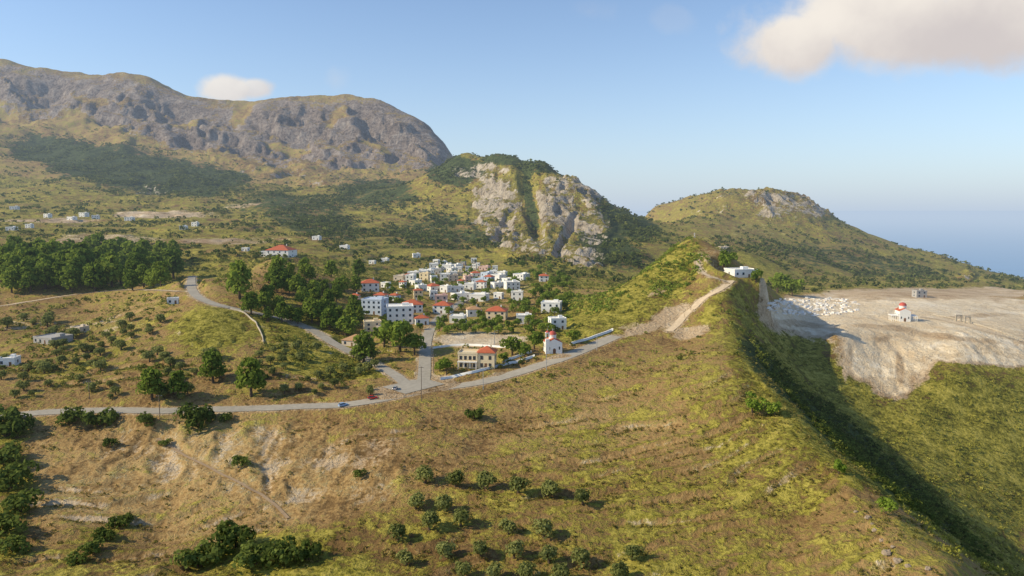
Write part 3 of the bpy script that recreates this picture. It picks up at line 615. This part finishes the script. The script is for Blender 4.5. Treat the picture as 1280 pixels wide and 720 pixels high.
def tree_meshes(kind,seed):
    g=np.random.default_rng(seed); t=MB()
    if kind in('olive',):
        lob=[(*(g.normal(size=3)*[.45,.45,.25]+[0,0,1.6]),g.uniform(1.0,1.25)) for _ in range(10)]; V,Q=leafcloud(g,lob,660,.32)
        t.tube((0,0,-.4),(.1,0,.9),.28,.2); 
        for k in range(4): a=k*1.6+g.uniform(0,1); t.tube((.1,0,.8),(.9*math.cos(a),.9*math.sin(a),1.9),.13,.05)
    elif kind=='pine':
        lob=[]
        for k in range(14):
            z=1.3+k*.27; q=(k/13); rr=2.0*math.sqrt(max(.08,1-q*q*.95)); a=k*2.4+g.uniform(-.4,.4); lob.append((rr*.55*math.cos(a),rr*.55*math.sin(a),z+g.uniform(-.25,.25),.35+rr*.36))
        V,Q=leafcloud(g,lob,680,.40,.85); t.tube((0,0,-.5),(.1,.05,4.6),.24,.06)
        for k in range(6): a=k*2.1; t.tube((.04,.02,1.2+k*.5),(1.1*math.cos(a),1.1*math.sin(a),1.5+k*.5),.07,.03)
    elif kind in('broad','lime'):
        lob=[(*(g.normal(size=3)*[1.2,1.2,.7]+[0,0,3.0]),g.uniform(.9,1.5)) for _ in range(13)]; V,Q=leafcloud(g,lob,720,.46)
        t.tube((0,0,-.5),(.1,0,1.8),.3,.2)
        for k in range(4): a=k*1.6+g.uniform(0,1); t.tube((.1,0,1.6),(1.2*math.cos(a),1.2*math.sin(a),3.0),.15,.06)
    else:
        lob=[(*(g.normal(size=3)*[.8,.8,.3]+[0,0,1.0]),g.uniform(.6,1.05)) for _ in range(10)]; V,Q=leafcloud(g,lob,480,.32)
        for k in range(4): a=k*1.6; t.tube((0,0,-.3),(.6*math.cos(a),.6*math.sin(a),.9),.09,.04)
    return npmesh('crown',V,Q,M[{'shrub':'dark'}.get(kind,kind)]),t.mesh('trunk',M['bark'])
TM={k:[tree_meshes(k,i*11+len(k)) for i in range(4)] for k in ('olive','pine','broad','lime','shrub')}
NM={'olive':('olive_tree','olive tree'),'pine':('pine_tree','pine tree'),'broad':('leafy_tree','tree'),'lime':('young_tree','tree'),'shrub':('shrub','shrub')}
RW={'olive':1.8,'pine':1.9,'broad':2.6,'lime':2.6,'shrub':1.7}
tcount={}
def tree(kind,px,py,w,label,group=None,dmin=100,tall=1.0):
    p=hit(px,py,dmin); s=w*p.y/F/(2*RW[kind]); root=thing(NM[kind][0],label,NM[kind][1],p,rnd.uniform(0,6.28),group,s); root.scale=(s,s,s*tall*rnd.uniform(.9,1.1))
    c,t=rnd.choice(TM[kind]); link('trunk',t,root); link('crown',c,root); tcount[kind]=tcount.get(kind,0)+1
for nm,l in [('uppermost',[(532,604),(569,608),(608,611),(648,616),(688,622),(728,630)]),('second',[(520,636),(556,639)]),('third',[(537,662),(576,657)]),('fourth',[(498,676),(636,667),(680,671)]),('fifth',[(557,697),(601,695),(643,698),(686,703),(727,710),(791,700)]),('lowest',[(508,706),(578,722),(618,724),(657,726),(700,728),(776,726)])]:
    for i,(px,py) in enumerate(l): tree('olive',px,py,rnd.uniform(25,28),f'olive tree, {ORD[i]} from the left in the {nm} row of the foreground grove','olive trees in the foreground grove')
for a in [(293,684,48,'large round dark shrub at the bottom left of the slope'),(250,708,50,'dark shrub below and left of the large round shrub'),(318,706,44,'wide green shrub just right of the large round shrub'),(352,702,40,'green shrub right of the two dark ones at the bottom'),(384,700,34,'rightmost shrub of the bottom left clump'),
 (302,582,20,'small lone green shrub on the bare brown slope'),(206,556,14,'tiny shrub on the slope under the left road'),(139,557,16,'tiny shrub left on the slope under the road'),(448,595,14,'small lone shrub left of the olive grove'),(593,524,22,'dark bush just below the road in front of the villa'),
 (88,529,34,'wide dark roadside bush at left, first of three'),(125,533,34,'wide dark roadside bush at left, second of three'),(182,530,24,'round roadside bush at left, third of three'),(246,533,38,'large dark bush below the road left of centre'),(283,526,14,'small round bush on the road edge')]:
    tree('shrub',*a)
for a in [(8,545,44),(14,610,46),(4,580,40),(24,640,40),(12,530,36),(6,665,44),(18,690,34)]: tree('shrub',*a,'dark shrub in the shaded gully at the left edge','shrubs in the left gully')
for a in [(150,658,24),(130,675,26),(112,690,26),(96,704,24),(160,650,16)]: tree('shrub',*a,'low green shrub in the diagonal row at the lower left','shrubs in the diagonal row')
for a in [(1048,592,18,'small bright green tree on the right crest, upper one'),(1107,642,22,'small bright green tree on the right crest, lower one'),(940,515,22,'light green tree on the slope right of centre'),(968,520,20,'light green tree beside another on the slope right of centre')]: tree('lime',*a)
# around the village and lane
for a in [(500,440,40,'broad','wide green tree between the village and the lane'),(480,434,28,'broad','broad tree left of the wide green tree'),(518,444,26,'broad','rounded tree right of the wide green tree near the street'),(432,420,28,'broad','bushy green tree above the low tan-roofed shed'),(455,452,28,'pine','dark tree beside the lane below the tan-roofed shed'),
 (390,403,24,'pine','bright pine above the lane, left one'),(412,412,22,'pine','bright pine above the lane, right one'),(300,374,32,'pine','tall pine on the hill right of the knoll'),(314,392,22,'pine','small pine under the tall hill pine'),(348,352,24,'pine','pine below the white hilltop house'),
 (558,468,20,'broad','tree at the left corner of the villa'),(550,464,15,'broad','small tree left of the villa'),(640,444,24,'broad','tree right of the villa'),(630,453,14,'broad','small tree against the villa wall'),(668,436,22,'broad','tree left of the small church'),(656,446,16,'broad','small tree between villa and church'),(716,429,16,'broad','tree right of the small church'),
 (314,496,34,'pine','large pine right of the others above the road'),(266,478,30,'pine','pine above the road left of the large one'),(262,452,24,'olive','grey-green tree above the pair of pines'),(190,499,32,'pine','bushy pine above the road at left'),(222,496,24,'pine','small pine right of the bushy one'),(905,336,24,'broad','dark tree at the top of the ridge left of the white building'),(972,366,26,'broad','tree right of the white ridge building, nearer one'),(990,370,22,'broad','tree right of the white ridge building, farther one'),(945,352,16,'broad','small tree at the right end of the white ridge building')]:
    tree(a[3],a[0],a[1],a[2],a[4],None,250)
def scatter(kind,n,box,w,label,group,mind,ok=None,dmin=250):
    got=[];tr=0
    while len(got)<n and tr<n*40:
        tr+=1; px=rnd.uniform(box[0],box[2]); py=rnd.uniform(box[1],box[3])
        if ok and not ok(px,py): continue
        if any((px-a)**2+((py-b)*1.8)**2<mind**2 for a,b in got): continue
        got.append((px,py))
    for px,py in got: tree(kind,px,py,rnd.uniform(*w),label,group,dmin)
scatter('olive',66,(0,400,245,500),(8,17),'small round olive tree on the terraced hillside above the left road','olive trees on the left hillside',10,lambda x,y:math.sin(x/29+y/15)+math.sin(x/15-y/19)>-.35 and ((x-268)/62)**2+((y-412)/28)**2>1)
scatter('olive',36,(320,425,475,494),(8,15),'small round tree on the slope between the lane and the road','trees between lane and road',11,lambda x,y:y>440+(470-x)*-.1 and math.sin(x/17+y/9)>-.4)
scatter('pine',76,(0,325,218,368),(18,28),'green pine in the wood on the left hill','pines in the left wood',9,lambda x,y:y<366-max(0,(x-120))*.06,400)
scatter('pine',40,(330,342,450,412),(11,19),'dark pine on the shaded slope left of the village','pines left of the village',10,None,330)
scatter('broad',24,(545,406,690,418),(9,14),'leafy garden tree behind the village square','garden trees behind the square',11,None,380)
scatter('broad',32,(638,346,715,395),(8,14),'dark tree at the right side of the village','trees right of the village',8,None,420)
scatter('broad',42,(445,358,640,412),(6,11),'garden tree among the houses at the front of the village','garden trees among the front houses',10,None,420)
scatter('broad',46,(500,330,690,360),(4.5,8),'small dark tree among the white houses at the back of the village','trees among the rear houses',7,None,500)
# ---------------- scrub (uncountable)
def bushvar(seed,n,leaf):
    g=np.random.default_rng(seed); lob=[(*(g.normal(size=3)*[.45,.45,.15]+[0,0,.45]),g.uniform(.35,.6)) for _ in range(5)]
    return leafcloud(g,lob,n,leaf)
def scrub(name,label,weight,N,size,nq,leaf,c0,c1,seed):
    g=np.random.default_rng(seed); w=(np.clip(weight,0,None)*Y*Y*((PX>-120)&(PX<1400))).ravel(); idx=g.choice(R*C,N,p=w/w.sum())
    i=idx//C; j=idx%C; fi=np.clip(i+g.uniform(-.5,.5,N),0,R-1.001); fj=np.clip(j+g.uniform(-.5,.5,N),0,C-1.001)
    y=np.exp(L0+fi*DL); x=y*(U0+fj*DU); i0=fi.astype(int); j0=fj.astype(int); a=fi-i0; b=fj-j0
    z=(Z[i0,j0]*(1-b)+Z[i0,j0+1]*b)*(1-a)+(Z[i0+1,j0]*(1-b)+Z[i0+1,j0+1]*b)*a
    s=size[0]+(size[1]-size[0])*g.random(N)**2.2; th=g.uniform(0,6.28,N); VV=[];QQ=[];CCc=[];off=0
    for v in range(4):
        V,Q=bushvar(seed*9+v,nq,leaf); m=np.arange(N)%4==v; k=m.sum(); ct,st=np.cos(th[m]),np.sin(th[m]); sm=s[m][:,None]; hz=(s[m]*g.uniform(.7,1.1,k))[:,None]
        xx=(V[None,:,0]*ct[:,None]-V[None,:,1]*st[:,None])*sm+x[m][:,None]; yy=(V[None,:,0]*st[:,None]+V[None,:,1]*ct[:,None])*sm+y[m][:,None]; zz=V[None,:,2]*hz+z[m][:,None]
        VV.append(np.stack([xx,yy,zz],-1).reshape(-1,3)); nvt=len(V)
        QQ.append((Q[None]+(np.arange(k)*nvt)[:,None,None]+off).reshape(-1,4)); off+=k*nvt
        t=g.random((k,1)); cc=np.array(c0)[None]*(1-t)+np.array(c1)[None]*t; cc*=g.uniform(.75,1.25,(k,1)); cc=np.concatenate([cc,np.ones((k,1))],1)
        CCc.append(np.repeat(cc,nvt,0))
    tag(link(name,npmesh(name,np.concatenate(VV),np.concatenate(QQ),M['stuff'],np.concatenate(CCc))),label,'scrub',kind='stuff')
bare=np.clip(1-soil*1.6,0,1)*(1-rk1)
pn=sstep(-.1,.35,fbm(X/22,Y/22,3,77))
rdm=np.ones((R,C))
for nm,lab,w,ps in RD:
    for x,y,z in ps[::2]:
        i=int((math.log(y)-L0)/DL); j=int((x/y-U0)/DU); dr=int((w/2+2)/(y*DL))+1; dc=int((w/2+2)/(y*DU))+1
        rdm[max(i-dr,0):i+dr,max(j-dc,0):j+dc]=0
row=np.roll(edge,-2,0)
knoll=1-.9*(((PX-268)/62)**2+((PY-412)/30)**2<1)*(Y>330)*(Y<430)
scrub('low_scrub','low dry scrub dotted over the near hillside',((Y>110)&(Y<345))*rdm*(bare*(.10+green*pn*.8)+row*1.8),15000,(.3,.95),20,.34,(.13,.125,.03),(.37,.30,.095),1)
rs=((Y>170)&(Y<430)&(PX>880)&(PY>375))*rdm*(soil<.35)*(X>np.interp(Y,[150,330,430],[106,118,138]))
scrub('ravine_scrub','green scrub covering the ravine at right',rs*(forest<.3)*(.2+pn),3600,(.5,1.4),24,.34,(.21,.22,.035),(.44,.40,.085),2)
scrub('ravine_thicket','dense dark bushes along the shaded ridge flank at right',rs*(forest>.3),2200,(.8,2.2),26,.34,(.08,.11,.02),(.19,.21,.045),6)  # follows the forest mask; dark leaf tone also paints in the shadow band
hs=((Y>320)&(Y<760)&(PX<1000))*rdm*knoll*(bare*(.1+green*green*1.3)*(pn+.15)+row*1.2)
hs=hs*np.where((PX>700)&(PY>300)&(Y<560),.3,1)
scrub('hillside_thicket','bushes and thickets on the slopes around the village',hs,9500,(.7,2.2),20,.36,(.11,.145,.028),(.30,.29,.07),3)
gs=((Y>430)&(Y<545)&(PX>690)&(PX<900))*(green>.7)
scrub('ridge_thicket','bright green thicket on the ridge side above the village',gs*(.1+pn),1300,(.7,2.0),26,.36,(.17,.24,.035),(.34,.39,.07),4)
fs=((Y>700)&(Y<2600)&(PY>150))*(1-rk1)*np.clip(1-soil*1.5,0,1)*(.15+green*.5+forest*2.2)*sstep(-.25,.3,fbm(X/90,Y/90,4,78))/Y**.6
scrub('distant_trees','scattered trees and bushes on the plain and mountain sides',fs,24000,(1.6,6.0),12,.5,(.06,.09,.018),(.19,.20,.05),5)
# boulders
for k,(px,py,w) in enumerate([(1108,692,11),(1085,648,8),(1122,702,10),(1094,664,7),(1135,708,7),(1070,640,5),(1102,676,6),(1160,712,8),(1090,655,4),(1116,684,5)]):
    p=hit(px,py,100); s=w*p.y/F/2; g=np.random.default_rng(k+50); bm_=MB()
    for i in range(7):
        th=math.pi*i/6
        for j in range(10):
            ph=j*math.pi/5; q=s*(1+.28*math.sin(3*th+k)*math.cos(2*ph+k*2)+g.uniform(-.14,.14)); bm_.v.append((q*math.sin(th)*math.cos(ph)*1.2,q*math.sin(th)*math.sin(ph),q*.75*math.cos(th)+s*.2))
    for i in range(6):
        for j in range(10): a=i*10+j;b=i*10+(j+1)%10; bm_.f.append([a,a+10,b+10,b])
    o=bm_.build('boulder',M['boul']); o.location=p; tag(o,'tan boulder on the rocky crest at lower right','boulder','boulders on the right crest')
# ---------------- camera, light, sky
cam=bpy.data.cameras.new('camera'); cam.sensor_width=36; cam.lens=36*F/1280; cam.clip_start=1; cam.clip_end=400000
co=bpy.data.objects.new('camera',cam); COL.objects.link(co); co.location=(0,0,CZ); co.rotation_euler=(math.pi/2-PIT,0,0); S.camera=co
EL=math.radians(32.5); AZ=math.radians(10)
sv_=Vector((-math.cos(EL)*math.cos(AZ),-math.cos(EL)*math.sin(AZ),math.sin(EL)))
sl=bpy.data.lights.new('sun','SUN'); sl.energy=5.0; sl.angle=math.radians(.5); sl.color=(1,.88,.63)
so=bpy.data.objects.new('sun',sl); COL.objects.link(so); so.rotation_euler=sv_.to_track_quat('Z','Y').to_euler(); so.location=(0,0,900)
wd=bpy.data.worlds.new('World'); S.world=wd; wd.use_nodes=True; nt=wd.node_tree; nt.nodes.clear()
sk=nd(nt,'TexSky',sky_type='NISHITA'); sk.sun_disc=False; sk.sun_elevation=EL; sk.sun_rotation=math.atan2(sv_.x,sv_.y); sk.altitude=450; sk.air_density=1.0; sk.dust_density=.4; sk.ozone_density=1.6
bg=nd(nt,'Background',Strength=.15); nt.links.new(mixc(nt,1.0,sk.outputs[0],(1.0,1.06,1.14),'MULTIPLY'),bg.inputs[0])
tc=nd(nt,'TexCoord'); sx=nd(nt,'SeparateXYZ'); nt.links.new(tc.outputs['Generated'],sx.inputs[0])
# horizon haze band of the sky
hf=math_(nt,'MULTIPLY',math_(nt,'POWER',2.71828,math_(nt,'MULTIPLY',math_(nt,'MAXIMUM',sx.outputs[2],0.0),-8.0)),.98)
bh=nd(nt,'Background',Strength=1.0,Color=(.515,.615,.745,1)); mh=nd(nt,'MixShader'); nt.links.new(hf,mh.inputs[0]); nt.links.new(bg.outputs[0],mh.inputs[1]); nt.links.new(bh.outputs[0],mh.inputs[2])
vy=math_(nt,'MAXIMUM',sx.outputs[1],.05); cu=math_(nt,'DIVIDE',sx.outputs[0],vy); cs=math_(nt,'DIVIDE',sx.outputs[2],vy)
cn=noise(nt,tc.outputs['Generated'],11,6,.56); cn2=noise(nt,tc.outputs['Generated'],8,5,.55)
dens=None; shade=None
for px,py,rx,ry,k,na in [(1120,30,195,70,.97,1.3),(1000,52,85,50,.97,1.3),(1260,18,170,80,.97,1.3),(286,110,40,20,.85,1.6),(318,110,28,15,.8,1.6),(735,14,34,20,.10,3.6),(845,25,26,16,.09,3.6),(418,97,20,20,.15,3.4)]:
    u,s=pdir(px,py); du=math_(nt,'DIVIDE',math_(nt,'SUBTRACT',cu,u),rx/F); dv=math_(nt,'DIVIDE',math_(nt,'SUBTRACT',cs,s),ry/F)
    rr=math_(nt,'SQRT',math_(nt,'ADD',math_(nt,'MULTIPLY',du,du),math_(nt,'MULTIPLY',dv,dv)))
    d_=math_(nt,'ADD',math_(nt,'SUBTRACT',1.0,rr),math_(nt,'MULTIPLY',math_(nt,'SUBTRACT',cn,.5),na))
    al=math_(nt,'MULTIPLY',ss(nt,d_,-.02,.5 if k>.5 else 1.0),k)
    dens=al if dens is None else math_(nt,'MAXIMUM',dens,al)
    sh=math_(nt,'MULTIPLY',al,math_(nt,'ADD',math_(nt,'MULTIPLY',dv,.35),math_(nt,'MULTIPLY',du,-.12)))
    shade=sh if shade is None else math_(nt,'ADD',shade,sh)
sf=ss(nt,math_(nt,'ADD',math_(nt,'ADD',shade,.5),math_(nt,'MULTIPLY',math_(nt,'SUBTRACT',cn2,.5),1.3)),.0,.9)
cc=mixc(nt,sf,(.66,.60,.58),(.93,.86,.77))
bc=nd(nt,'Background',Strength=1.0); nt.links.new(cc,bc.inputs[0])
mx=nd(nt,'MixShader'); nt.links.new(math_(nt,'MULTIPLY',dens,math_(nt,'GREATER_THAN',sx.outputs[1],.1)),mx.inputs[0]); nt.links.new(mh.outputs[0],mx.inputs[1]); nt.links.new(bc.outputs[0],mx.inputs[2])
ow=nd(nt,'OutputWorld'); nt.links.new(mx.outputs[0],ow.inputs[0])
S.view_settings.view_transform='Standard'; S.view_settings.look='None'; S.view_settings.exposure=0
print('trees',tcount)
